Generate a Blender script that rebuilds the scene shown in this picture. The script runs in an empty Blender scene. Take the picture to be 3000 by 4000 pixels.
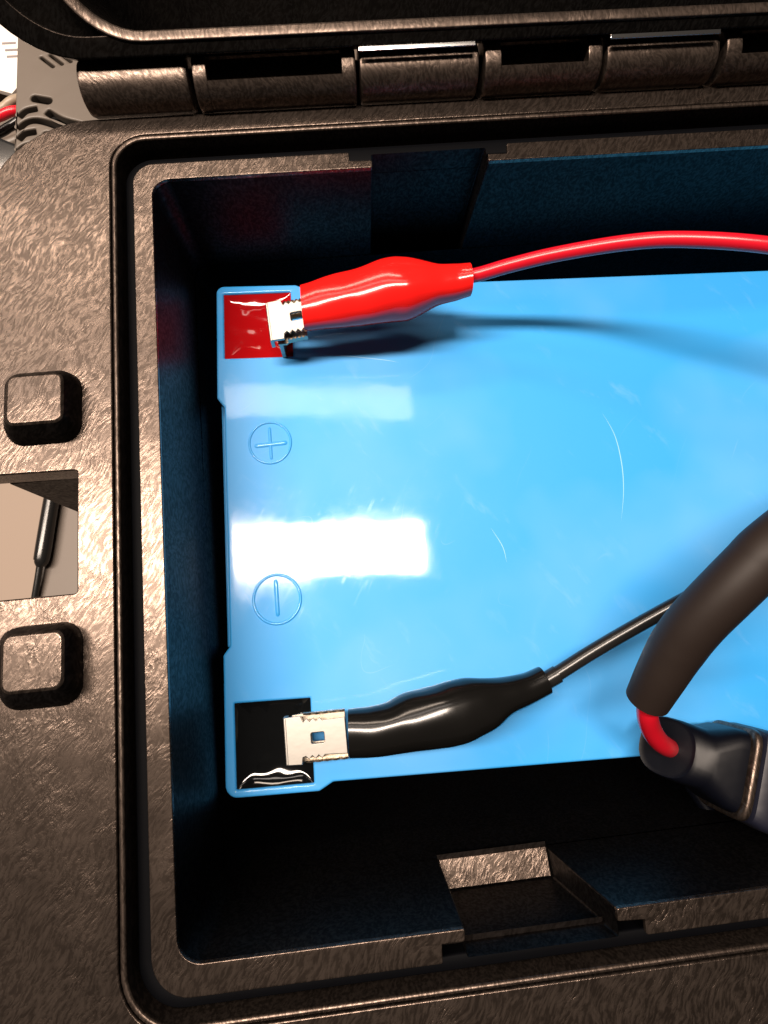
import bpy, bmesh, math, random
from mathutils import Vector, Matrix, noise
random.seed(7)
S = 0.001                       # the scene is laid out in millimetres, built in metres
scn = bpy.context.scene
COL = scn.collection

# ---------------------------------------------------------------- camera
cd = bpy.data.cameras.new('camera')
cam = bpy.data.objects.new('camera', cd); COL.objects.link(cam)
cd.sensor_fit = 'VERTICAL'; cd.sensor_height = 36.0; cd.sensor_width = 27.0
cd.lens = 36.0*2235.44/4000.0
cd.clip_start = 0.005; cd.clip_end = 20
cam.matrix_world = Matrix(((0.994016, 0.093725, -0.0561, 0),
                           (-0.103019, 0.975128, -0.196244, 0),
                           (0.036312, 0.200849, 0.978949, 0.10845),
                           (0, 0, 0, 1)))
scn.camera = cam

# ---------------------------------------------------------------- world, lamps, exposure
w = bpy.data.worlds.new("World"); scn.world = w; w.use_nodes = True
bg = w.node_tree.nodes['Background']
bg.inputs[0].default_value = (1.0, 0.86, 0.76, 1); bg.inputs[1].default_value = 0.032
scn.view_settings.view_transform = 'Standard'
scn.view_settings.look = 'None'
scn.view_settings.exposure = 0.0
scn.view_settings.gamma = 1.0

def area(name, loc, sx, sy, power, col, rot=0.0):
    l = bpy.data.lights.new(name, 'AREA'); l.shape = 'RECTANGLE'
    l.size = sx*S; l.size_y = sy*S; l.energy = power; l.color = col
    o = bpy.data.objects.new(name, l); COL.objects.link(o)
    o.location = Vector(loc)*S; o.rotation_euler = (0, 0, rot)
    return o
# the ceiling tube fixture that mirrors in the battery, and a dimmer one beyond it
area('tube_lamp', (-340, 180, 1000), 950, 100, 24.5, (1.0, 0.83, 0.69), -0.075)
area('second_tube_lamp', (-380, 498, 1000), 1050, 70, 1.7, (1.0, 0.86, 0.76), -0.10)
area('rim_glare_light', (-480, 830, 1000), 1000, 120, 7.5, (1.0, 0.80, 0.64), 0.0)  # added light with no known fixture, for glare on the upper rim

# ---------------------------------------------------------------- materials
def mat(name):
    m = bpy.data.materials.new(name); m.use_nodes = True
    nt = m.node_tree
    return m, nt, nt.nodes['Principled BSDF']
def setp(p, base=None, rough=None, metal=None, spec=None, **k):
    if base is not None: p.inputs['Base Color'].default_value = (*base, 1)
    if rough is not None: p.inputs['Roughness'].default_value = rough
    if metal is not None: p.inputs['Metallic'].default_value = metal
    if spec is not None: p.inputs['Specular IOR Level'].default_value = spec
    for a, b in k.items(): p.inputs[a.replace('_', ' ')].default_value = b
def N(nt, t, **k):
    n = nt.nodes.new(t)
    for a, b in k.items(): setattr(n, a, b)
    return n
def mix_math(nt, op, a, b=None):
    n = N(nt, 'ShaderNodeMath', operation=op)
    for i, x in enumerate((a, b)):
        if x is None: continue
        if isinstance(x, (int, float)): n.inputs[i].default_value = x
        else: nt.links.new(x, n.inputs[i])
    return n.outputs[0]
def coords(nt, scale, rot=(0, 0, 0), warp=0.0, wscale=60.0):
    g = N(nt, 'ShaderNodeNewGeometry')
    src = g.outputs['Position']
    if warp:
        n = N(nt, 'ShaderNodeTexNoise'); n.inputs['Scale'].default_value = wscale; n.inputs['Detail'].default_value = 2
        nt.links.new(src, n.inputs['Vector'])
        sub = N(nt, 'ShaderNodeVectorMath', operation='SUBTRACT'); sub.inputs[1].default_value = (.5, .5, .5)
        nt.links.new(n.outputs['Color'], sub.inputs[0])
        sc = N(nt, 'ShaderNodeVectorMath', operation='SCALE'); sc.inputs['Scale'].default_value = warp
        nt.links.new(sub.outputs[0], sc.inputs[0])
        ad = N(nt, 'ShaderNodeVectorMath', operation='ADD')
        nt.links.new(src, ad.inputs[0]); nt.links.new(sc.outputs[0], ad.inputs[1]); src = ad.outputs[0]
    mp0 = N(nt, 'ShaderNodeMapping'); mp0.inputs['Rotation'].default_value = rot
    nt.links.new(src, mp0.inputs['Vector'])
    mp = N(nt, 'ShaderNodeMapping'); mp.inputs['Scale'].default_value = scale
    nt.links.new(mp0.outputs[0], mp.inputs['Vector'])
    return mp.outputs[0]
def noise_tex(nt, vec, scale, detail=2, rough=.5):
    n = N(nt, 'ShaderNodeTexNoise'); n.inputs['Scale'].default_value = scale
    n.inputs['Detail'].default_value = detail; n.inputs['Roughness'].default_value = rough
    nt.links.new(vec, n.inputs['Vector']); return n.outputs['Fac']
def remap(nt, v, a, b, c, d):
    n = N(nt, 'ShaderNodeMapRange'); nt.links.new(v, n.inputs[0])
    for i, x in enumerate((a, b, c, d)): n.inputs[i+1].default_value = x
    return n.outputs[0]
def bump(nt, p, h, dist, strength=1.0):
    b = N(nt, 'ShaderNodeBump'); b.inputs['Distance'].default_value = dist; b.inputs['Strength'].default_value = strength
    nt.links.new(h, b.inputs['Height']); nt.links.new(b.outputs[0], p.inputs['Normal'])

def plastic(name, base=(0.012, 0.0095, 0.008), rough=.24, relief=.000055, spec=1.0, ior=1.68, ang=58, streak=1.0):
    """hard moulded polymer with a brushed, leathery grain"""
    m, nt, p = mat(name)
    setp(p, base, rough, spec=spec, IOR=ior, Specular_Tint=(1.0, .77, .64, 1))
    v1 = coords(nt, (1.0, 0.24, 0.6), (0, 0, -math.radians(ang-90)), .0045, 130)
    v2 = coords(nt, (1.0, 0.6, 0.8), (0, 0, -math.radians(ang-50)), .004, 200)
    n1 = remap(nt, noise_tex(nt, v1, 2500*streak, 4, .62), .42, .62, 0, 1)
    n2 = noise_tex(nt, v2, 1100*streak, 3, .6)
    n3 = noise_tex(nt, coords(nt, (1, 1, 1)), 160, 2)
    h = mix_math(nt, 'ADD', mix_math(nt, 'MULTIPLY', n1, .34), mix_math(nt, 'MULTIPLY', n2, .45))
    bump(nt, p, h, relief)
    patch = remap(nt, noise_tex(nt, coords(nt, (1, .6, 1), (0, 0, .4), .004, 80), 190, 3, .6), .38, .64, .25, 1.15)
    nt.links.new(patch, p.inputs['Normal'].links[0].from_node.inputs['Strength'])
    r = mix_math(nt, 'ADD', remap(nt, n1, 0, 1, rough+.05, rough-.03), remap(nt, n3, .3, .7, -.02, .03))
    nt.links.new(r, p.inputs['Roughness'])
    nt.links.new(remap(nt, n1, 0, 1, spec*.42, spec), p.inputs['Specular IOR Level'])
    # crests of the grain are a touch paler than the hollows
    cr = N(nt, 'ShaderNodeMix', data_type='RGBA')
    cr.inputs[6].default_value = (*[c*.6 for c in base], 1); cr.inputs[7].default_value = (*[c*2.0 for c in base], 1)
    nt.links.new(n1, cr.inputs[0]); nt.links.new(cr.outputs[2], p.inputs['Base Color'])
    return m
M_case = plastic('textured_black_polymer')
M_knuckle = plastic('textured_black_polymer_barrel', rough=.36, relief=.00006, ang=120, ior=1.75)
M_lining = plastic('smooth_black_polymer', rough=.40, relief=.000004, base=(.002, .002, .0022), spec=.23, ior=1.5)
M_lid = plastic('lid_black_polymer', rough=.28, relief=.00002, base=(.002, .002, .002), spec=.22, ior=1.5)
M_edge = plastic('polished_black_edge', rough=.33, relief=.00004, ang=90)

m, nt, p = mat('black_rubber_gasket'); setp(p, (.001, .0012, .002), .62, spec=.06)
bump(nt, p, noise_tex(nt, coords(nt, (1, 1, 1)), 900, 2), .00001); M_gasket = m

m, nt, p = mat('blue_battery_plastic'); setp(p, (.035, .36, .86), .5, spec=.35, Coat_Weight=.9, Coat_Roughness=.07)
b1 = noise_tex(nt, coords(nt, (1, 1, 1)), 55, 2)
b2 = noise_tex(nt, coords(nt, (1, .08, 1), (0, 0, .5), .002, 60), 2500, 2)
b3 = noise_tex(nt, coords(nt, (1, 1, 1)), 420, 3, .6)
hh = mix_math(nt, 'ADD', mix_math(nt, 'MULTIPLY', b1, .35), mix_math(nt, 'MULTIPLY', b3, .02))
bump(nt, p, hh, .00018)
nt.links.new(p.inputs['Normal'].links[0].from_socket, p.inputs['Coat Normal'])
sm = noise_tex(nt, coords(nt, (1, 1, 1), (0, 0, 0), .01, 60), 38, 5, .62)
iso = noise_tex(nt, coords(nt, (1, .35, 1), (0, 0, .7), .01, 30), 75, 1)
iso = mix_math(nt, 'ABSOLUTE', mix_math(nt, 'SUBTRACT', iso, .5))
iso = remap(nt, iso, .0, .0022, 1, 0)
gate = remap(nt, noise_tex(nt, coords(nt, (1, 1, 1), (.3, .2, 0)), 60, 2), .55, .62, 0, 1)
fz = remap(nt, noise_tex(nt, coords(nt, (1, .3, 1), (0, 0, -.6), .006, 60), 260, 4, .65), .58, .8, 0, .20)
sc_ = mix_math(nt, 'ADD', mix_math(nt, 'MULTIPLY', mix_math(nt, 'MULTIPLY', iso, gate), .16), mix_math(nt, 'MULTIPLY', fz, remap(nt, sm, .45, .6, 0, 1)))
cb = N(nt, 'ShaderNodeMix', data_type='RGBA'); cb.inputs[6].default_value = (.035, .36, .86, 1); cb.inputs[7].default_value = (.42, .66, .92, 1)
sc_ = mix_math(nt, 'ADD', sc_, remap(nt, noise_tex(nt, coords(nt, (1, 1, 1), (0, .4, 0), .004, 60), 26, 3, .5), .42, .7, 0, .17))
nt.links.new(sc_, cb.inputs[0]); nt.links.new(cb.outputs[2], p.inputs['Base Color'])
rr = mix_math(nt, 'ADD', remap(nt, sm, .45, .66, .045, .13), remap(nt, b2, .62, .75, 0, .06))
nt.links.new(rr, p.inputs['Coat Roughness']); M_blue = m

m, nt, p = mat('blue_battery_body'); setp(p, (.018, .25, .72), .3); M_blue2 = m

def gloss(name, col, rough=.12, wob=.0, spec=.5, sc=180):
    m, nt, p = mat(name); setp(p, col, rough, spec=spec)
    if wob: bump(nt, p, noise_tex(nt, coords(nt, (1, 1, 1)), sc, 2), wob)
    return m
M_redresin = gloss('red_terminal_resin', (.36, .004, .006), .07, .00010)
M_blackresin = gloss('black_terminal_resin', (.004, .0045, .005), .06, .00010)
M_redvinyl = gloss('red_vinyl', (.84, .012, .010), .15, .00028, sc=75)
M_blackvinyl = gloss('black_vinyl', (.005, .0048, .0045), .17, .00030, sc=75)
M_redwire = gloss('red_wire_jacket', (.62, .008, .022), .27, .00002, sc=300)
M_blackwire = gloss('black_wire_jacket', (.012, .012, .012), .24, .00002, sc=300)
M_sheath = gloss('dark_brown_sleeve', (.017, .0115, .0095), .55, .00003, spec=.28, sc=300)
M_conn = gloss('black_soft_rubber', (.002, .0025, .005), .36, .00012, spec=.2, sc=160)
M_conn2 = gloss('bluish_black_plastic', (.006, .007, .016), .45, .00006, sc=300)
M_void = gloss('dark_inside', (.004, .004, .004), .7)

m, nt, p = mat('plated_steel'); setp(p, (.38, .365, .34), .38, metal=1.0)
bump(nt, p, noise_tex(nt, coords(nt, (1, 1, 1)), 900, 3), .000008); M_steel = m
m, nt, p = mat('pitted_steel'); setp(p, (.42, .36, .29), .36, metal=1.0)
q = noise_tex(nt, coords(nt, (1, 1, 1)), 1600, 4, .7)
bump(nt, p, q, .00002); nt.links.new(remap(nt, q, .3, .7, .25, .5), p.inputs['Roughness']); M_steel2 = m

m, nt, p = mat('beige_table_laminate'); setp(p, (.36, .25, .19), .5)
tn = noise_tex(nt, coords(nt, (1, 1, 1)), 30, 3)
cr = N(nt, 'ShaderNodeMix', data_type='RGBA'); cr.inputs[6].default_value = (.12, .088, .068, 1); cr.inputs[7].default_value = (.14, .115, .095, 1)  # table colour darkened to paint in the shade right of the lead
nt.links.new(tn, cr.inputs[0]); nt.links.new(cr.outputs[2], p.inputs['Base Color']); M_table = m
M_lit_table = gloss('lit_table_sheet', (.27, .205, .16), .6)  # paler tone painted for the lit part of the table
M_greige = gloss('greige_moulded_plastic', (.13, .108, .09), .42, .00015, sc=90)
M_white = gloss('white_paper', (.82, .78, .74), .6)
M_print = gloss('grey_print', (.25, .22, .22), .7)
M_tan = gloss('tan_cable_jacket', (.34, .27, .20), .4)
M_chrome = gloss('bright_chrome', (.85, .85, .85), .15); M_chrome.node_tree.nodes['Principled BSDF'].inputs['Metallic'].default_value = 1

# ---------------------------------------------------------------- builders (all input in mm, world space)
def empty(name, loc, label=None, cat=None, group=None):
    o = bpy.data.objects.new(name, None); COL.objects.link(o); o.empty_display_size = .01
    o.location = Vector(loc)*S
    if label: o['label'] = label
    if cat: o['category'] = cat
    if group: o['group'] = group
    return o
def wloc(o):
    v = Vector((0, 0, 0))
    while o: v += o.location; o = o.parent
    return v
def finish(bm, name, m, parent=None, ang=38, origin=None):
    """vertices in bm are world mm"""
    bmesh.ops.remove_doubles(bm, verts=bm.verts, dist=1e-4)
    bmesh.ops.recalc_face_normals(bm, faces=bm.faces)
    for f in bm.faces: f.smooth = True
    lim = math.radians(ang)
    for e in bm.edges:
        if len(e.link_faces) == 2:
            e.smooth = e.calc_face_angle(0) < lim
    base = wloc(parent) if parent else Vector(origin or (0, 0, 0))*S
    for v in bm.verts: v.co = v.co*S - base
    me = bpy.data.meshes.new(name); bm.to_mesh(me); bm.free()
    me.materials.append(m)
    o = bpy.data.objects.new(name, me); COL.objects.link(o)
    wn = o.modifiers.new('normals', 'WEIGHTED_NORMAL'); wn.keep_sharp = True; wn.weight = 80
    if parent: o.parent = parent
    else: o.location = base
    return o
def tag(o, label, cat, group=None):
    o['label'] = label; o['category'] = cat
    if group: o['group'] = group
    return o
def rpoly(pts, rad, n=7):
    """polygon with rounded corners; rad: one radius or a list"""
    out = []; k = len(pts)
    for i in range(k):
        a, b, c = Vector(pts[i-1]), Vector(pts[i]), Vector(pts[(i+1) % k])
        r = rad[i] if isinstance(rad, (list, tuple)) else rad
        if r <= 0: out.append(tuple(b)); continue
        u = (a-b).normalized(); v = (c-b).normalized()
        th = u.angle(v); d = min(r/math.tan(th/2), (a-b).length*.49, (c-b).length*.49); r2 = d*math.tan(th/2)
        ctr = b + (u+v).normalized()*(r2/math.sin(th/2))
        p0 = b+u*d; p1 = b+v*d
        a0 = (p0-ctr); a1 = (p1-ctr); t = a0.angle(a1)
        for j in range(n+1):
            s = j/n
            q = (a0*math.sin((1-s)*t)+a1*math.sin(s*t))/math.sin(t) if t > 1e-4 else a0
            out.append(tuple(ctr+q))
    return out
def rect(x0, y0, x1, y1): return [(x0, y0), (x1, y0), (x1, y1), (x0, y1)]
def plate_bm(outline, holes, z0, z1, bev=.3, res=2, xf=None):
    cu = bpy.data.curves.new('tmp', 'CURVE'); cu.dimensions = '2D'; cu.fill_mode = 'BOTH'
    cu.bevel_depth = bev; cu.bevel_resolution = res; cu.offset = -bev; cu.extrude = (z1-z0)/2-bev
    for poly in [outline]+list(holes):
        sp = cu.splines.new('POLY'); sp.points.add(len(poly)-1)
        for q, pt in zip(sp.points, poly): q.co = (pt[0], pt[1], 0, 1)
        sp.use_cyclic_u = True
    ob = bpy.data.objects.new('tmp', cu); COL.objects.link(ob)
    dg = bpy.context.evaluated_depsgraph_get(); dg.update()
    me = bpy.data.meshes.new_from_object(ob.evaluated_get(dg))
    bm = bmesh.new(); bm.from_mesh(me)
    bpy.data.objects.remove(ob); bpy.data.curves.remove(cu); bpy.data.meshes.remove(me)
    for v in bm.verts: v.co.z += (z0+z1)/2
    if xf:
        for v in bm.verts: v.co = xf(v.co)
    return bm
def loft_bm(rings, closed=True, cap0=False, cap1=False, bm=None):
    bm = bm or bmesh.new()
    vs = [[bm.verts.new(p) for p in r] for r in rings]
    n = len(rings[0])
    for a, b in zip(vs, vs[1:]):
        for i in range(n if closed else n-1):
            j = (i+1) % n
            bm.faces.new((a[i], a[j], b[j], b[i]))
    if cap0: bm.faces.new(list(reversed(vs[0])))
    if cap1: bm.faces.new(vs[-1])
    return bm
def box_bm(x0, x1, y0, y1, z0, z1, bev=0, bm=None, rot=None, seg=2):
    b = bmesh.new(); bmesh.ops.create_cube(b, size=1)
    c = Vector(((x0+x1)/2, (y0+y1)/2, (z0+z1)/2))
    for v in b.verts: v.co = Vector((v.co.x*(x1-x0), v.co.y*(y1-y0), v.co.z*(z1-z0)))
    if bev: bmesh.ops.bevel(b, geom=b.edges[:], offset=bev, segments=seg, affect='EDGES', profile=.5)
    for v in b.verts:
        if rot: v.co = rot @ v.co
        v.co += c
    if bm is None: return b
    me = bpy.data.meshes.new('t'); b.to_mesh(me); b.free(); bm.from_mesh(me); bpy.data.meshes.remove(me)
    return bm
def smooth_path(P, n=10):
    P = [Vector(p) for p in P]; out = []
    Q = [P[0]*2-P[1]]+P+[P[-1]*2-P[-2]]
    for i in range(1, len(Q)-2):
        a, b, c, d = Q[i-1:i+3]
        for j in range(n):
            t = j/n
            out.append(.5*((2*b)+(c-a)*t+(2*a-5*b+4*c-d)*t*t+(3*b-a-3*c+d)*t**3))
    out.append(P[-1]); return out
def frames(P):
    T = [(P[min(i+1, len(P)-1)]-P[max(i-1, 0)]).normalized() for i in range(len(P))]
    up = Vector((0, 0, 1)); u = (up-T[0]*up.dot(T[0])).normalized(); F = []
    for t in T:
        u = (u-t*u.dot(t)).normalized(); F.append((t.cross(u), u))
    return F
def tube_bm(P, r, n=16, caps=True, bm=None, smooth=10):
    """r: radius, list per control point, or list of (side, up) pairs"""
    if not isinstance(r, (list, tuple)): r = [r]*len(P)
    r = [q if isinstance(q, (list, tuple)) else (q, q) for q in r]
    if smooth:
        R = smooth_path([(a, b, 0) for a, b in r], smooth); P = smooth_path(P, smooth)
    else: R = [Vector((a, b, 0)) for a, b in r]; P = [Vector(p) for p in P]
    F = frames(P)
    rings = [[p+s*math.cos(2*math.pi*k/n)*q.x+u*math.sin(2*math.pi*k/n)*q.y for k in range(n)] for p, (s, u), q in zip(P, F, R)]
    return loft_bm(rings, True, caps, caps, bm)

# ================================================================ setting
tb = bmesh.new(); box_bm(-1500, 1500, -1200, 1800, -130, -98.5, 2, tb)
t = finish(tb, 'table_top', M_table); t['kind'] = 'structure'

# ================================================================ the case
case = empty('hard_case', (55, 18, -98.4), 'open black hard plastic equipment case holding the blue battery', 'case')
H = 24.0
# flange with the lug gap on its left side
outer = [(-56, -64), (165, -64), (165, 90.2), (-56, 90.2), (-56, 28.0), (-40.35, 27.75), (-40.35, 9.3), (-56, 9.4)]
orad = [14, 14, 10, 18.5, .6, .5, .5, .6]
RO = rect(-35.1, -47.4, 146.5, 86.5)
fl = plate_bm(rpoly(outer, orad, 12), [rpoly(RO, [8, 8, 6, 6], 10)], 19.5, H, .25)
finish(fl, 'rim_flange', M_case, case)
# fine step and raised ridge just inside the flange
r0 = rpoly(rect(-34.75, -47.0, 146.1, 86.1), [7.6, 7.6, 5.6, 5.6], 10)
r1 = rpoly(rect(-33.95, -46.25, 145.2, 85.2), [7, 7, 5, 5], 10)
finish(plate_bm(r0, [r1], 18.5, H+.35, .36, 3), 'rim_ridge', M_edge, case)
# gasket channel and the gasket lying in it
def ring(x0, y0, x1, y1, r, z, n=10): return [(a, b, z) for a, b in rpoly(rect(x0, y0, x1, y1), r, n)]
ch = loft_bm([ring(-35.2, -47.5, 146.6, 86.6, [8, 8, 6, 6], 19.0), ring(-30.5, -43.0, 142.5, 80.55, [4, 4, 3, 3], 19.0)])
finish(ch, 'channel_floor', M_lining, case)
def gring(x0, y0, x1, y1, r, z): return ring(x0, y0, x1, y1, [r+1, r+1, r, r], z, 10)
ga = loft_bm([gring(-33.75, -46.1, 145.0, 84.3, 5, 19.1), gring(-33.7, -46.0, 144.9, 84.2, 5, 20.9), gring(-33.3, -45.6, 144.5, 83.7, 4.6, 21.5),
              gring(-31.9, -44.2, 143.4, 81.3, 3.8, 21.5), gring(-31.55, -43.85, 143.2, 80.8, 3.4, 21.1), gring(-31.5, -43.8, 143.1, 80.7, 3.4, 19.1)])
finish(ga, 'gasket', M_gasket, case, 60)
# inner lip, in two lengths broken by the notches
lipL = [(5.35, 80.55), (5.3, 78.85), (9.2, 78.7), (9.1, 77.3), (-28.2, 77.4), (-27.65, -39.7), (9.7, -39.85), (9.5, -41.35),
        (6.45, -41.3), (6.3, -43.55), (-30.95, -43.4), (-31.35, 80.6)]
lradL = [.3, .1, .2, .3, 3, 3.2, .3, .2, .1, .3, 5, 3.6]
finish(plate_bm(rpoly(lipL, lradL, 8), [], 23.1, H, .14), 'inner_lip', M_case, case)
lipR = [(33.1, 80.55), (142.8, 80.3), (142.8, -43.6), (33.7, -43.5), (33.85, -41.65), (30.15, -41.45), (30.3, -39.9), (139.6, -40.1),
        (139.6, 76.7), (29.4, 77.25), (29.5, 78.6), (32.9, 78.5)]
lradR = [.3, 3.6, 5, .3, .1, .2, .3, 3, 3, .3, .2, .1]
finish(plate_bm(rpoly(lipR, lradR, 8), [], 23.1, H, .14), 'inner_lip', M_case, case)
# cavity lining: recesses at top and bottom end on a ledge, plain walls below
def cav(z, k):
    q = k*.6
    a = [(-28.15+q, 77.35-q), (9.15, 77.3-q), (9.2, 80.6), (29.45-k*2, 80.6), (29.4-k*2, 77.3-q), (139.6-q, 76.8-q), (139.6-q, -40.0+q),
         (30.3-k*5, -40.0+q), (30.3-k*5, -43.6-k), (9.6-k, -43.6-k), (9.7-k, -39.9+q), (-27.65+q, -39.8+q)]
    return [(x, y, z) for x, y in rpoly(a, [3, .3, .3, .3, .3, 3, 3, .3, .4, .4, .3, 3.2], 6)]
bmc = loft_bm([cav(23.2, 0), cav(1, .5)])
def quad(bm, *p): bm.faces.new([bm.verts.new(q) for q in p])
quad(bmc, (9.0, -39.0, 1), (27.9, -39.0, 1), (27.9, -44.3, 1), (9.0, -44.3, 1))
loft_bm([ring(-27.6, -39.55, 139.3, 76.9, [3, 3, 3, 3], 1), ring(-26.0, -38.0, 137.7, 75.3, [3, 3, 3, 3], -94.4)], cap1=True, bm=bmc)
finish(bmc, 'cavity_lining', M_lining, case)
finish(box_bm(9.3, 27.7, -43.95, -39.6, 1.2, 2.2, .08, rot=Matrix.Rotation(-.17, 3, 'X')), 'recess_ledge', M_case, case)
finish(loft_bm([[(9.0, 77.0, 1.2), (9.0, 80.7, 1.2), (28.5, 80.7, 1.2), (28.5, 77.0, 1.2)], [(9.0, 75.6, -60), (9.0, 79.9, -60), (28.5, 79.9, -60), (28.5, 75.6, -60)]], False), 'recess_lining', M_lining, case)
# outer shell below the flange
sh = loft_bm([ring(-37.5, -50, 149, 89, [9, 9, 9, 9], 19.6), ring(-36, -48.5, 147.5, 87.5, [9, 9, 9, 9], -96), ring(-34, -46.5, 145.5, 85.5, [8, 8, 8, 8], -98.3)])
finish(sh, 'outer_shell', M_case, case)
# deep side rib above the lug gap
finish(box_bm(-52.8, -37.4, 27.85, 30.2, -34, 19.55, .15), 'side_rib', M_lining, case)
finish(box_bm(-52.8, -37.4, 6.9, 9.2, -34, 19.55, .15), 'side_rib', M_lining, case)
# two square stops on the flange
def stud(cx, cy, tx, ty, hw, hh, tw, th):
    R = []
    for (x, y, a, b, r, z) in [(cx, cy, hw, hh, 2.9, H-.1), (cx, cy, hw-.1, hh-.1, 2.8, H+.5), (cx+(tx-cx)*.55, cy+(ty-cy)*.55, (hw+tw)/2+.35, (hh+th)/2+.35, 2.2, H+2.3),
                            (tx, ty, tw+.25, th+.25, 1.35, H+3.9), (tx, ty, tw, th, 1.15, H+4.15), (tx, ty, tw-.2, th-.2, 1.0, H+4.2)]:
        R.append([(p, q, z) for p, q in rpoly(rect(x-a, y-b, x+a, y+b), r, 6)])
    return R
for (a, b) in (((-45.2, 37.9), (-44.55, 37.8)), ((-45.0, -.3), (-44.2, .3))):
    R = stud(a[0], a[1], b[0], b[1], 5.6, 5.75, 3.85, 3.65)
    st = finish(loft_bm(R[:4]), 'stop_stud', M_lining, case, 30)
    finish(loft_bm(R[3:], cap1=True), 'stud_top', M_case, st, 50)

# ---- hinge: barrels on the case and cut-away barrels of the lid
AY, AZ = 94.0, 26.0
def barrel_bm(x0, x1, r, e0=.5, e1=.5, bm=None, cut=None):
    n = 40; rings = []
    st = [(x0, r-e0), (x0+e0*.3, r-e0*.3), (x0+e0, r), (x1-e1, r), (x1-e1*.3, r-e1*.3), (x1, r-e1)]
    for x, q in st:
        rr = []
        for k in range(n):
            a = 2*math.pi*k/n
            y, z = AY+q*math.cos(a), AZ+q*math.sin(a)
            rr.append((x, y, z))
        rings.append(rr)
    return loft_bm(rings, True, True, True, bm)
# x ranges read off along the hinge line
for i, (x0, x1, r, e) in enumerate([(-38.1, -20.1, 4.15, .9), (8.3, 28.7, 4.2, .5), (50.9, 71.3, 4.2, .8), (96, 116, 4.2, .6)]):
    k = finish(barrel_bm(x0, x1, r, e, e), 'hinge_barrel', M_knuckle, case, 30)
for (x0, x1) in ((-19.4, 7.7), (29.6, 50.2), (72.2, 95.3)):
    b = bmesh.new()
    c0, c1 = (x0+2.4, x1-2.4) if x0 < 0 else (x0+2.9, x1-2.6)
    barrel_bm(x0, c0, 4.35, .5, .25, b); barrel_bm(c1, x1, 4.35, .25, .5, b)
    # cut-away middle: lower shell, then an inward step to a flat recess
    prof = []
    a0, a1 = math.radians(134), math.radians(395)
    for k in range(33):
        a = a0+(a1-a0)*k/32
        prof.append((AY+4.3*math.cos(a), AZ+4.3*math.sin(a)))
    prof += [(AY+3.2, AZ+1.5), (AY-2.2, AZ+1.6), (AY-2.55, AZ+2.1), (AY-2.75, AZ+3.0)]
    loft_bm([[(c0-.05, y, z) for y, z in prof], [(c1+.05, y, z) for y, z in prof]], True, True, True, b)
    finish(b, 'lid_barrel', M_knuckle, case, 30)
for x0, x1 in ((8.2, 27.6), (50.6, 69.8)):
    finish(box_bm(x0, x1, 92.25, 92.95, 31.75, 32.05, .08, rot=Matrix.Rotation(math.radians(21), 3, 'X')), 'glint_strip', M_chrome, case, 60)  # bright strip added and tilted to the lamp, as a glint on the lid edge
finish(box_bm(-36, 150, 96.5, 99.5, 16, 24.5, .4), 'hinge_web', M_lining, case)

# ---- lid, leaning back behind the hinge (built in its own plane: x, s along the plane, n out of it)
lid = empty('lid', (0, 0, 0)); lid.parent = case; lid.location = Vector((0, 96, 30))*S - case.location
A = math.radians(45)
def lx(v):
    x, s, n = v
    return Vector((x, 92+s*math.cos(A)-n*math.sin(A), 31+s*math.sin(A)+n*math.cos(A)))
def lring(x0, s0, x1, s1, r, n, k=12): return [lx((a, b, n)) for a, b in rpoly(rect(x0, s0, x1, s1), r, k)]
finish(plate_bm(rpoly(rect(-52, 1.4, 162, 152), 17, 14), [rpoly(rect(-48, 4.3, 158, 149), 13.5, 14)], -4, 0, .25, 2, lx), 'lid_rim', M_lid, lid)
finish(loft_bm([lring(-52, 1.5, 162, 152, 17, -3.8), lring(-50, 4, 160, 149, 16, -30), lring(-46, 8, 156, 145, 14, -33)], cap1=True), 'lid_shell', M_lid, lid)
finish(loft_bm([lring(-48.3, 4.1, 158.3, 149.2, 13.5, -3.0), lring(-39, 4.0, 150, 143, 12, -3.0)]), 'lid_channel', M_lid, lid)
finish(loft_bm([lring(-39.0, 2.9, 150, 143, 13, -3.1), lring(-38.95, 3.0, 150, 143, 13, -.1), lring(-38.7, 3.3, 149.7, 142.7, 12.8, .35), lring(-38.4, 3.5, 149.4, 142.5, 12.7, .35),
                lring(-37.5, 4.45, 148.4, 141.5, 12, -.15), lring(-37.3, 4.7, 148.2, 141.3, 11.8, -.6)]), 'lid_tongue', M_edge, lid, 50)
finish(loft_bm([lring(-37.32, 4.68, 148.2, 141.3, 11.8, -.58), lring(-37.0, 5.0, 148, 141, 11.5, -27)], cap1=True), 'lid_interior', M_lid, lid)

# ================================================================ battery
BA = -0.031
def bw(x, y, z=0):          # battery frame (origin near its upper left corner) -> world mm
    c, s = math.cos(BA), math.sin(BA)
    return Vector((-24.2+x*c-y*s, 73.2+x*s+y*c, z))
def bx(v): return bw(v.x, v.y, v.z)
bat = empty('battery', bw(75, -50, -94.3), 'sky blue rectangular sealed battery with red and black terminal pockets', 'battery')
lidout = [(.55, -.35), (17.0, -.75), (18.8, -1.6), (151, -2.4), (151, -98.9), (75.6, -98.55), (19.6, -98.3), (17.1, -99.65), (.75, -99.6),
          (.75, -75.2), (2.0, -73.7), (1.75, -27.2), (.35, -25.2)]
lrad = [1.6, 1, 1, 4, 4, 3, 1, 1, 2.2, .8, .8, .8, .8]
pockR = [(2.05, -2.3), (15.85, -2.35), (15.8, -16.9), (2.0, -16.65)]
pockB = [(2.6, -83.8), (16.2, -83.85), (16.2, -98.2), (2.7, -98.25)]
bm = plate_bm(rpoly(lidout, lrad, 8), [rpoly(pockR, .15, 2), rpoly(pockB, .15, 2)], -5, 0, .45, 4, bx)
finish(bm, 'top_cover', M_blue, bat, 50)
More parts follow.
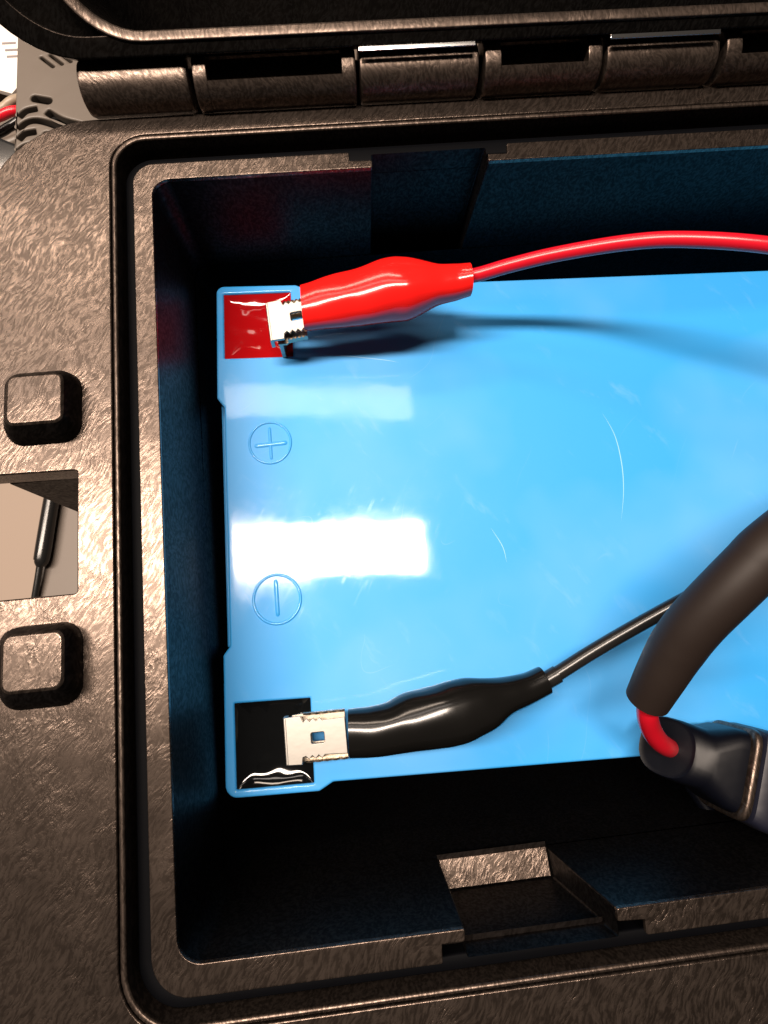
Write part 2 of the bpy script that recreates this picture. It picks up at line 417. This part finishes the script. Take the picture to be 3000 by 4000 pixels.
o2 = [(1.0, -.8), (151, -1.8), (151, -99.6), (19, -99.3), (1.2, -99.3)]
low = rpoly([(.9, -1.2), (150.6, -2.0), (150.6, -99.5), (20, -99.1), (1.2, -99.2)], 1.5, 5)
bb = loft_bm([[bw(x, y, -5.0) for x, y in low], [bw(x, y, -94.3) for x, y in low]], True, True, True)
finish(bb, 'body', M_blue2, bat)
band = rpoly([(-.2, -24), (2.5, -24), (2.8, -74), (.2, -74)], .3, 3)
finish(plate_bm(band, [], -12, -6.0, .4, 2, bx), 'side_rib', M_blue, bat)
# pockets filled with glossy resin, surface creeping up the walls
def resin(x0, x1, y0, y1, zmid, edge, seed):
    n = 34; bm = bmesh.new(); g = []
    for i in range(n+1):
        row = []
        for j in range(n+1):
            u, v = i/n, j/n
            d = min(u, 1-u, v, 1-v)
            x = x0+(x1-x0)*u; y = y0+(y1-y0)*v
            z = zmid+(edge)*math.exp(-d*9)+.16*noise.noise(Vector((x*.35+seed, y*.35, 0)))
            row.append(bm.verts.new(bw(x, y, z)))
        g.append(row)
    for i in range(n):
        for j in range(n): bm.faces.new((g[i][j], g[i+1][j], g[i+1][j+1], g[i][j+1]))
    return bm
finish(resin(1.9, 15.95, -17.0, -2.2, -1.5, 1.1, 3), 'positive_pocket', M_redresin, bat, 80)['label'] = 'square pocket filled with glossy red resin'
finish(resin(2.5, 16.3, -98.35, -83.7, -1.6, 1.15, 9), 'negative_pocket', M_blackresin, bat, 80)['label'] = 'square pocket filled with glossy black resin'
# solder-on tabs standing in the pockets
def tab(cx, cy, name='terminal_tab'):
    b = box_bm(cx-.4, cx+.4, cy-3.1, cy+3.1, -2.6, 6.2, .12)
    return finish(b, name, M_steel, bat, 30)
tab(-10.6, 58.6); tab(-12.2, -16.6)
# embossed signs
def torus_mark(cx, cy, R, r):
    c = bw(cx, cy, 0); pts = [(c.x+R*math.cos(t*math.pi/32), c.y+R*math.sin(t*math.pi/32)*1.04) for t in range(64)]
    rings = []
    for (k, z) in ((R+r, -.02), (R+r*.6, .2), (R, .27), (R-r*.6, .2), (R-r, -.02)):
        rings.append([(c.x+k*math.cos(t*math.pi/40), c.y+k*1.04*math.sin(t*math.pi/40), z) for t in range(80)])
    return loft_bm(rings)
def bar_mark(pts, hw, bm=None):
    (ax, ay), (bx_, by_) = pts; a = bw(ax, ay); b = bw(bx_, by_)
    d = (b-a).normalized(); n = Vector((-d.y, d.x, 0)); R = []
    for s, w_, z in ((0, hw*.2, -.02), (.04, hw*.9, .2), (.12, hw, .25), (.88, hw, .25), (.96, hw*.9, .2), (1, hw*.2, -.02)):
        p = a+(b-a)*s
        R.append([p+n*w_*1.4+Vector((0, 0, -.03)), p+n*w_*.9+Vector((0, 0, z*.8)), p+Vector((0, 0, z)), p-n*w_*.9+Vector((0, 0, z*.8)), p-n*w_*1.4+Vector((0, 0, -.03))])
    return loft_bm(R, False, bm=bm)
pr = finish(torus_mark(10.6, -35.15, 4.05, .26), 'plus_mark', M_blue, bat, 60)
pb = bar_mark([(10.55, -31.9), (10.75, -38.7)], .24); bar_mark([(7.5, -35.7), (14.0, -35.3)], .36, pb)
finish(pb, 'plus_bars', M_blue, pr, 60)
mr = finish(torus_mark(10.9, -65.75, 4.35, .3), 'minus_mark', M_blue, bat, 60)
finish(bar_mark([(10.75, -62.0), (10.95, -69.0)], .3), 'minus_bar', M_blue, mr, 60)

# scratches on the cover
M_scr = gloss('pale_scratch', (.30, .60, .92), .3)
for pts, wd in (([(77.8, -32.6), (79.7, -37.7), (80.2, -43.6), (79.7, -49.3), (78.3, -55.3)], .09), ([(21.2, -16.8), (27.8, -17.7), (34.3, -18.8), (37.3, -19.5)], .07),
                ([(52.4, -54.9), (54.3, -58.7), (54.8, -61.9)], .06)):
    P = smooth_path([bw(x, y, .012) for x, y in pts], 10); b = bmesh.new(); vs = []
    for i, q in enumerate(P):
        t = (P[min(i+1, len(P)-1)]-P[max(i-1, 0)]).normalized(); nn = Vector((-t.y, t.x, 0))*wd*math.sin(math.pi*(i+.3)/(len(P)-.4))
        vs.append((b.verts.new(q+nn), b.verts.new(q-nn)))
    for a, c in zip(vs, vs[1:]): b.faces.new((a[0], c[0], c[1], a[1]))
    finish(b, 'scratch', M_scr, bat)

# ================================================================ clips
def loft_sections(st, n=28, expo=2.3):
    """st: (left xy, right xy, z, half height) -> rings of superellipses between the two sides"""
    C = [((Vector((*a, z))+Vector((*b, z)))*.5, (Vector((*a, z))-Vector((*b, z)))*.5, h) for a, b, z, h in st]
    pc = smooth_path([c for c, _, _ in C], 6); ps = smooth_path([s for _, s, _ in C], 6); ph = smooth_path([(h, 0, 0) for _, _, h in C], 6)
    rings = []
    for c, s, h in zip(pc, ps, ph):
        rr = []
        for k in range(n):
            a = 2*math.pi*k/n; ca, sa = math.cos(a), math.sin(a)
            e = 2/expo
            rr.append(c+s*math.copysign(abs(ca)**e, ca)+Vector((0, 0, h.x))*math.copysign(abs(sa)**e, sa))
        rings.append(rr)
    return rings
def boot(name, st, m, parent):
    rings = loft_sections(st)
    cen = [sum(r, Vector())/len(r) for r in rings]
    inner = lambda r, c, k: [c+(p-c)*k for p in r]
    for i, rg in enumerate(rings):
        for k, q in enumerate(rg):
            d = (q-cen[i]).normalized(); wgt = min(1, i/6, (len(rings)-1-i)/6)
            a = noise.noise(Vector((q.x*.16+st[0][2], q.y*.22, q.z*.2)))*.34+noise.noise(Vector((q.x*.4, q.y*.4, q.z*.4+4)))*.08
            rg[k] = q+d*a*wgt
    # rolled-in ends give the vinyl a wall thickness
    seq = [inner(rings[3], cen[3], .80), inner(rings[0], cen[0], .84), inner(rings[0], cen[0], .97)]+rings+[inner(rings[-1], cen[-1], .96), inner(rings[-1], cen[-1], .78), inner(rings[-4], cen[-4], .7)]
    return finish(loft_bm(seq), name, m, parent, 60)
def jaw_plates(org, ang, L, parent, wt=4.0, ws=2.75, z=8.0, hole=True, zs=0.0, drop=0.0, lo_end=1.5):
    """upper jaw: hammer head tip, toothed shank with a window; lower jaw below, wider, folded sides"""
    c, s = math.cos(ang), math.sin(ang)
    def X(v):
        return Vector((org[0]+v.x*c-v.y*s, org[1]+v.x*s+v.y*c, z+v.z+(v.x)*drop))
    teeth = []
    def zig(x0, x1, y, amp, k, sgn):
        return [(x0+(x1-x0)*i/(2*k), y+(amp if i % 2 else 0)*sgn) for i in range(2*k+1)]
    up = [(0, -wt), (2.35, -wt-.1), (2.55, -wt+1.0)]+zig(3.0, 6.2, -ws, .55, 3, -1)+[(L+1.5, -ws-.2), (L+1.5, ws+.1)]+list(reversed(zig(3.0, 6.2, ws, .5, 3, 1)))+[(2.6, wt-.2), (0, wt-.25)]
    holes = [rpoly(rect(4.1, -.85, 6.25, .85), .25, 3)] if hole else []
    U = finish(plate_bm(up, holes, -.35, .35, .12, 1, X), 'upper_jaw', M_steel, parent, 8)
    # bent-down lip of the tip
    finish(plate_bm(rect(-.35, -wt, .3, wt-.25), [], -2.6, .25, .2, 2, X), 'jaw_tip', M_steel, U, 30)
    lo = [(.9, -wt+.1), (2.6, -wt-.1), (3.0, -ws-1.15), (L+lo_end, -ws-1.0), (L+lo_end, ws+.95), (3.0, ws+1.1), (2.6, wt-.1), (.9, wt-.2)]
    Lo = finish(plate_bm(lo, [rpoly(rect(4.1, -.85, 6.25, .85), .25, 3)], -2.4, -1.75, .12, 1, X), 'lower_jaw', M_steel2, parent, 8)
    sb = bmesh.new()
    for sg in (-1, 1):
        y = sg*(ws+1.05)
        # serrated upstanding side wall
        k = 5; top = []
        for i in range(2*k+1): top.append((2.9+(L-2.9+lo_end)*i/(2*k), -.9+(.45 if i % 2 else 0)))
        pr_ = top+[(L+lo_end, -2.0), (2.9, -2.0)]
        vs0 = [sb.verts.new(X(Vector((a, y-.16, b)))) for a, b in pr_]; vs1 = [sb.verts.new(X(Vector((a, y+.16, b)))) for a, b in pr_]
        sb.faces.new(vs0); sb.faces.new(list(reversed(vs1)))
        for i in range(len(pr_)):
            j = (i+1) % len(pr_); sb.faces.new((vs0[i], vs1[i], vs1[j], vs0[j]))
    finish(sb, 'toothed_side', M_steel2, Lo, 30)

rc = empty('alligator_clip', (-10, 59, 6), 'alligator clip in a glossy red vinyl boot biting the tab of the red pocket', 'alligator clip', 'alligator clips on the battery terminals')
sc = lambda x, y, z, z0=12: (x*(108.45-z)/(108.45-z0), y*(108.45-z)/(108.45-z0))
R_ = [(-5.5, 63.15, 54.7, 10.0, 3.3), (-1.0, 64.2, 55.0, 10.6, 3.7), (5.0, 65.4, 55.4, 11.3, 4.4), (10.5, 67.1, 55.7, 12.0, 4.9), (14.0, 66.95, 55.9, 12.4, 4.9),
      (17.7, 65.9, 57.1, 12.8, 4.3), (20.5, 65.2, 58.3, 13.3, 3.4), (23.5, 65.1, 59.0, 13.8, 2.9), (26.3, 65.2, 59.5, 14.2, 2.8)]
st = [((*sc(x, a, z),), (*sc(x, b, z),), z, h) for x, a, b, z, h in R_]
boot('vinyl_boot', st, M_redvinyl, rc)
jaw_plates((-12.1, 58.75), .06, 7, rc, wt=4.1, z=8.7, drop=.1, lo_end=-.3)
rw = [(22, 62.3, 14), (26.3, 61.7, 14.2), (32.6, 61.4, 17), (40.0, 60.9, 20), (50.2, 59.4, 24), (58.4, 57.2, 27), (70.0, 53.0, 30), (84, 48, 31), (101, 40, 24), (112, 30, 10)]
o = finish(tube_bm([rw[0]]+[(x*.999, y*1.0, z) for x, y, z in rw[1:]], 1.28, 20), 'wire', M_redwire, rc)

kc = empty('alligator_clip', (-12, -16.5, 5), 'alligator clip in a glossy black vinyl boot biting the tab of the black pocket', 'alligator clip', 'alligator clips on the battery terminals')
K_ = [((-3.65, -12.6), (-4.1, -20.2), 9, 3.2), ((-.2, -12.5), (0, -20.5), 9.2, 3.5), ((2.6, -12.2), (4.5, -20.5), 9.3, 4.0), ((6.3, -10.95), (9.3, -20.35), 9.5, 4.4), ((12.6, -9.95), (14.9, -20.0), 9.6, 4.6),
      ((17.0, -9.75), (19.3, -18.5), 9.7, 4.1), ((21.6, -10.2), (22.9, -16.45), 9.7, 3.3), ((25.4, -10.15), (26.7, -15.1), 9.6, 2.8), ((28.9, -9.2), (30.2, -13.75), 9.6, 2.6)]
boot('vinyl_boot', K_, M_blackvinyl, kc)
jaw_plates((-14.2, -16.6), .0, 8.4, kc, wt=3.85, ws=2.7, z=7.9, drop=.07)
kw = [(26.5, -12.4, 9.6), (29.6, -11.7, 9.5), (38.0, -7.6, 11), (46.9, -3.3, 14), (54.9, .5, 18), (60, 2.4, 21), (68, 7, 25), (80, 12, 24), (95, 16, 12)]
finish(tube_bm(kw, 1.25, 20), 'wire', M_blackwire, kc)
finish(tube_bm([(29.4, -11.8, 9.5), (31.9, -10.7, 9.8)], 1.5, 20, smooth=0), 'wire_collar', M_blackwire, kc)

# ================================================================ sleeved cable and connector at the lower right
cab = empty('sleeved_cable', (44, -7, 27), 'thick dark brown sleeved cable with red core showing at its cut end', 'cable')
sp = [(40.6, -14.4, 22), (41.7, -10.9, 25), (43.3, -7.0, 28), (45.1, -3.7, 31), (47.9, -.3, 34), (50.9, 2.7, 36), (53.7, 5.1, 37), (62, 9.7, 37), (76, 16, 34), (100, 22, 20)]
P = smooth_path(sp, 8); F = frames(P); n = 28
def rad(i):
    t = i/len(P); return 3.1+.62*min(1, t*4.5)
rings = [[p+(s*math.cos(2*math.pi*k/n)+u*math.sin(2*math.pi*k/n))*rad(i) for k in range(n)] for i, (p, (s, u)) in enumerate(zip(P, F))]
inr = lambda r, c, k: [c+(q-c)*k for q in r]
seq = [inr(rings[5], P[5], .72), inr(rings[0], P[0], .74), inr(rings[0], P[0], .95)]+rings
finish(loft_bm(seq), 'sleeve', M_sheath, cab, 60)
finish(tube_bm([(42.6, -9.9, 25), (41.2, -13.3, 22.2), (41.2, -16.4, 20), (42.6, -19.2, 17.0), (44.8, -21.8, 14.0), (46.9, -23.4, 11.6), (48.5, -24.3, 9.5)], 1.55, 18), 'red_core', M_redwire, cab)
con = empty('connector_housing', (55, -28, 8), 'black rubber connector with ribbed collar lying over the lower battery edge', 'connector')
def csec(cx, cy, z, w_, h_, expo=2.4, n=32, dirv=(.38, .925)):
    d = Vector((dirv[0], dirv[1], 0)); r = []
    for k in range(n):
        a = 2*math.pi*k/n; ca, sa = math.cos(a), math.sin(a); e = 2/expo
        r.append(Vector((cx, cy, z))+d*w_*math.copysign(abs(ca)**e, ca)+Vector((0, 0, h_))*math.copysign(abs(sa)**e, sa))
    return r
def tsec(q):
    cx, cy, z, w_, h_, expo, tau = q; n = 36
    ax = Vector((.915, -.404, 0)); d = Vector((.404, .915, 0)); t = math.radians(tau); hv = Vector((0, 0, 1))*math.cos(t)+ax*math.sin(t); r = []
    for k in range(n):
        a = 2*math.pi*k/n; ca, sa = math.cos(a), math.sin(a); e = 2/expo
        r.append(Vector((cx, cy, z))+d*w_*math.copysign(abs(ca)**e, ca)+hv*h_*math.copysign(abs(sa)**e, sa))
    return r
secs = [(48.5, -24.3, 9.2, 4.0, 3.5, 2.5, 42), (48.3, -24.2, 9.3, 4.6, 4.4, 2.5, 42), (48.7, -24.4, 9.1, 4.8, 4.75, 2.5, 40), (50.2, -25.1, 8.8, 4.9, 5.0, 2.6, 26), (52.3, -26.0, 8.6, 4.8, 5.3, 2.8, 12),
        (53.6, -26.6, 8.5, 5.0, 5.4, 3.4, 4), (56.2, -27.7, 8.5, 6.2, 5.9, 5.5, 0), (57.6, -28.3, 8.5, 6.5, 6.0, 6, 0), (58.0, -28.5, 8.5, 5.9, 5.5, 6, 0)]
finish(loft_bm([tsec(q) for q in secs], cap0=True), 'cable_boot', M_conn, con, 40)
secs = [(57.75, -28.4, 8.5, 6.5, 5.6, 6, 0), (57.9, -28.45, 8.5, 7.0, 6.4, 6, 0), (58.2, -28.6, 8.5, 7.2, 6.75, 6, 0), (58.8, -28.85, 8.5, 7.2, 6.75, 6, 0), (59.1, -29.0, 8.5, 7.0, 6.4, 6, 0), (59.2, -29.05, 8.5, 6.4, 5.6, 6, 0)]
finish(loft_bm([tsec(q) for q in secs]), 'collar_rib', M_edge, con, 60)
secs = [(59.1, -29.0, 8.5, 6.0, 5.0, 6, 0), (59.7, -29.2, 8.5, 7.2, 6.4, 7, 0), (61, -29.8, 8.5, 7.6, 6.9, 8, 0), (72, -34.7, 8.5, 8.3, 7.4, 8, 0), (88, -41.7, 8, 8.3, 7.4, 8, 0), (90, -42.6, 8, 7, 6, 8, 0)]
finish(loft_bm([tsec(q) for q in secs], cap1=True), 'connector_body', M_conn2, con, 35)
low = empty('black_lead', (63, -42, -2), 'thin black lead curving beneath the connector in the dark gap beside the battery', 'cable')
finish(tube_bm([(60.5, -36, -9), (62, -41.2, -5), (64.5, -43.4, -3), (67.5, -45.4, -2), (71, -48, -2), (77, -52.5, -4)], 1.3, 18), 'lead_jacket', M_conn, low)

# ================================================================ things behind the left rear corner
vc = empty('vented_cover', (-76, 165, -60), 'greige plastic cover with curved vent slots behind the left end of the hinge', 'vented cover')
def slot(pts, wd):
    P = smooth_path([(x, y, 0) for x, y in pts], 5) if len(pts) > 2 else [Vector((*p, 0)) for p in pts]
    a, b = [], []
    for i, p in enumerate(P):
        t = (P[min(i+1, len(P)-1)]-P[max(i-1, 0)]).normalized(); nn = Vector((-t.y, t.x, 0))*wd/2
        a.append((p+nn).to_2d()); b.append((p-nn).to_2d())
    return rpoly([tuple(q) for q in a]+[tuple(q) for q in reversed(b)], [wd*.45]+[0]*(len(a)-2)+[wd*.45]*2+[0]*(len(a)-2)+[wd*.45], 4)
slots = [slot([(-84.9, 167.6), (-78.7, 165.9)], 2.5), slot([(-88.2, 160.9), (-86.2, 162.9), (-83.0, 163.6)], 2.1), slot([(-80.3, 162.4), (-75.8, 159.0), (-69.5, 156.6)], 2.3),
         slot([(-88.4, 156.6), (-86.0, 158.8), (-83.0, 159.3), (-78.8, 157.8), (-74, 155.0)], 2.1), slot([(-88.2, 152.9), (-86.4, 154.8), (-83.2, 155.4)], 2.2),
         slot([(-81.2, 154.6), (-76.0, 152.6)], 2.0), slot([(-88.2, 148.6), (-85.9, 150.4), (-81.8, 150.6)], 2.3),
         slot([(-82.4, 182.6), (-78.2, 178.4)], 1.0), slot([(-79.7, 183.4), (-75.5, 179.2)], 1.0), slot([(-77.0, 184.1), (-72.9, 180.0)], 1.0)]
finish(plate_bm(rpoly(rect(-89.4, 120, -40, 214), 2.5, 5), slots, -43, -40, .5, 2), 'slotted_shell', M_greige, vc)
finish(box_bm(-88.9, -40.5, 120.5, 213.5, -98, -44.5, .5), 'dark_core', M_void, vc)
finish(box_bm(-89.3, -87.6, 121, 213, -98, -42.8, .3), 'side_wall', M_greige, vc)
ps = empty('white_sheet', (-125, 245, -95), 'white printed sheet standing behind the greige cover at the far left edge', 'paper')
finish(plate_bm([(-150, 238), (-121, 226.5), (-108, 245), (-100, 300), (-150, 300)], [], -92, -90, .2, 1), 'sheet', M_white, ps)
gm = bmesh.new()
for (a, b) in ((-125.5, 251), (-124.2, 247.5), (-123.4, 244.2)): box_bm(a, a+5.5, b, b+1.0, -89.95, -89.85, 0, gm)
finish(gm, 'printed_marks', M_print, ps)
def cable(name, pts, r, m, label, z0=0):
    o = empty(name, pts[1], label, 'cable'); finish(tube_bm(pts, r, 14), 'cable_jacket', m, o); return o
cable('tan_cable', [(-135, 172, -62), (-111.6, 186.0, -62), (-106.6, 188.9, -62), (-101.5, 192.2, -62), (-90, 202, -70), (-80, 215, -80)], 1.5, M_tan, 'tan cable running between the white sheet and the red cable')
cable('dark_cable', [(-135, 170, -66), (-111.6, 182.0, -66), (-106.6, 185.2, -66), (-98, 190.2, -66), (-88, 199, -74)], 1.6, M_blackwire, 'dark cable lying between the tan cable and the red cable')
cable('red_cable', [(-135, 176, -60), (-111.4, 181.6, -60), (-106.4, 183.2, -60), (-100.7, 185.0, -60), (-90, 189, -66)], 1.6, M_redwire, 'short stretch of bright red cable at the far left edge beside the vent slots')
cable('grey_cable', [(-135, 166, -66), (-111.4, 176.0, -66), (-106.4, 178.0, -66), (-98, 181.0, -66), (-90, 186, -70)], 2.0, M_greige, 'grey cable just below the red cable at the left edge')
mp = empty('metal_plug', (-98, 158, -52), 'bright silver metal plug at the left edge below the cables', 'plug')
finish(box_bm(-112, -93.2, 152.5, 165.5, -60, -50, 1.8, rot=Matrix.Rotation(-.5, 3, 'Z')), 'plug_shell', M_chrome, mp, 30)
finish(box_bm(-113, -94.5, 141.5, 150.5, -64, -54, 1.2, rot=Matrix.Rotation(-.6, 3, 'Z')), 'plug_grip', M_blackwire, mp, 30)

cdp = plate_bm([(-150, 0), (-119, 5), (-113.6, 23.4), (-108.8, 55.4), (-106, 75), (-104, 110), (-150, 110)], [], -98.45, -97.6, .15, 1)  # added sheet: paints the lit table, its edge is the shade line
tag(finish(cdp, 'lit_table_sheet', M_lit_table, None, 38, (-130, 50, -98.4)), 'added pale sheet painted as the lit part of the table, left of the probe lead seen through the flange gap', 'lit table patch')
# seen through the gap in the flange
tp = empty('test_lead', (-109, 40, -96), 'dark probe lead lying on the beige table, seen through the gap in the left flange', 'lead')
finish(tube_bm([(-104.0, 70.5, -95.4), (-106.7, 54.5, -95.4), (-109.3, 37, -95.4), (-109.9, 34.5, -95.4), (-110.2, 32.8, -95.4)], [2.6, 2.6, 2.6, 2.0, 1.0], 18, smooth=6), 'lead_grip', M_blackwire, tp)
finish(tube_bm([(-110.1, 34, -95.6), (-111.4, 27, -96.2), (-113.4, 18, -97), (-117, 4, -97)], 1.1, 12), 'lead_wire', M_blackwire, tp)
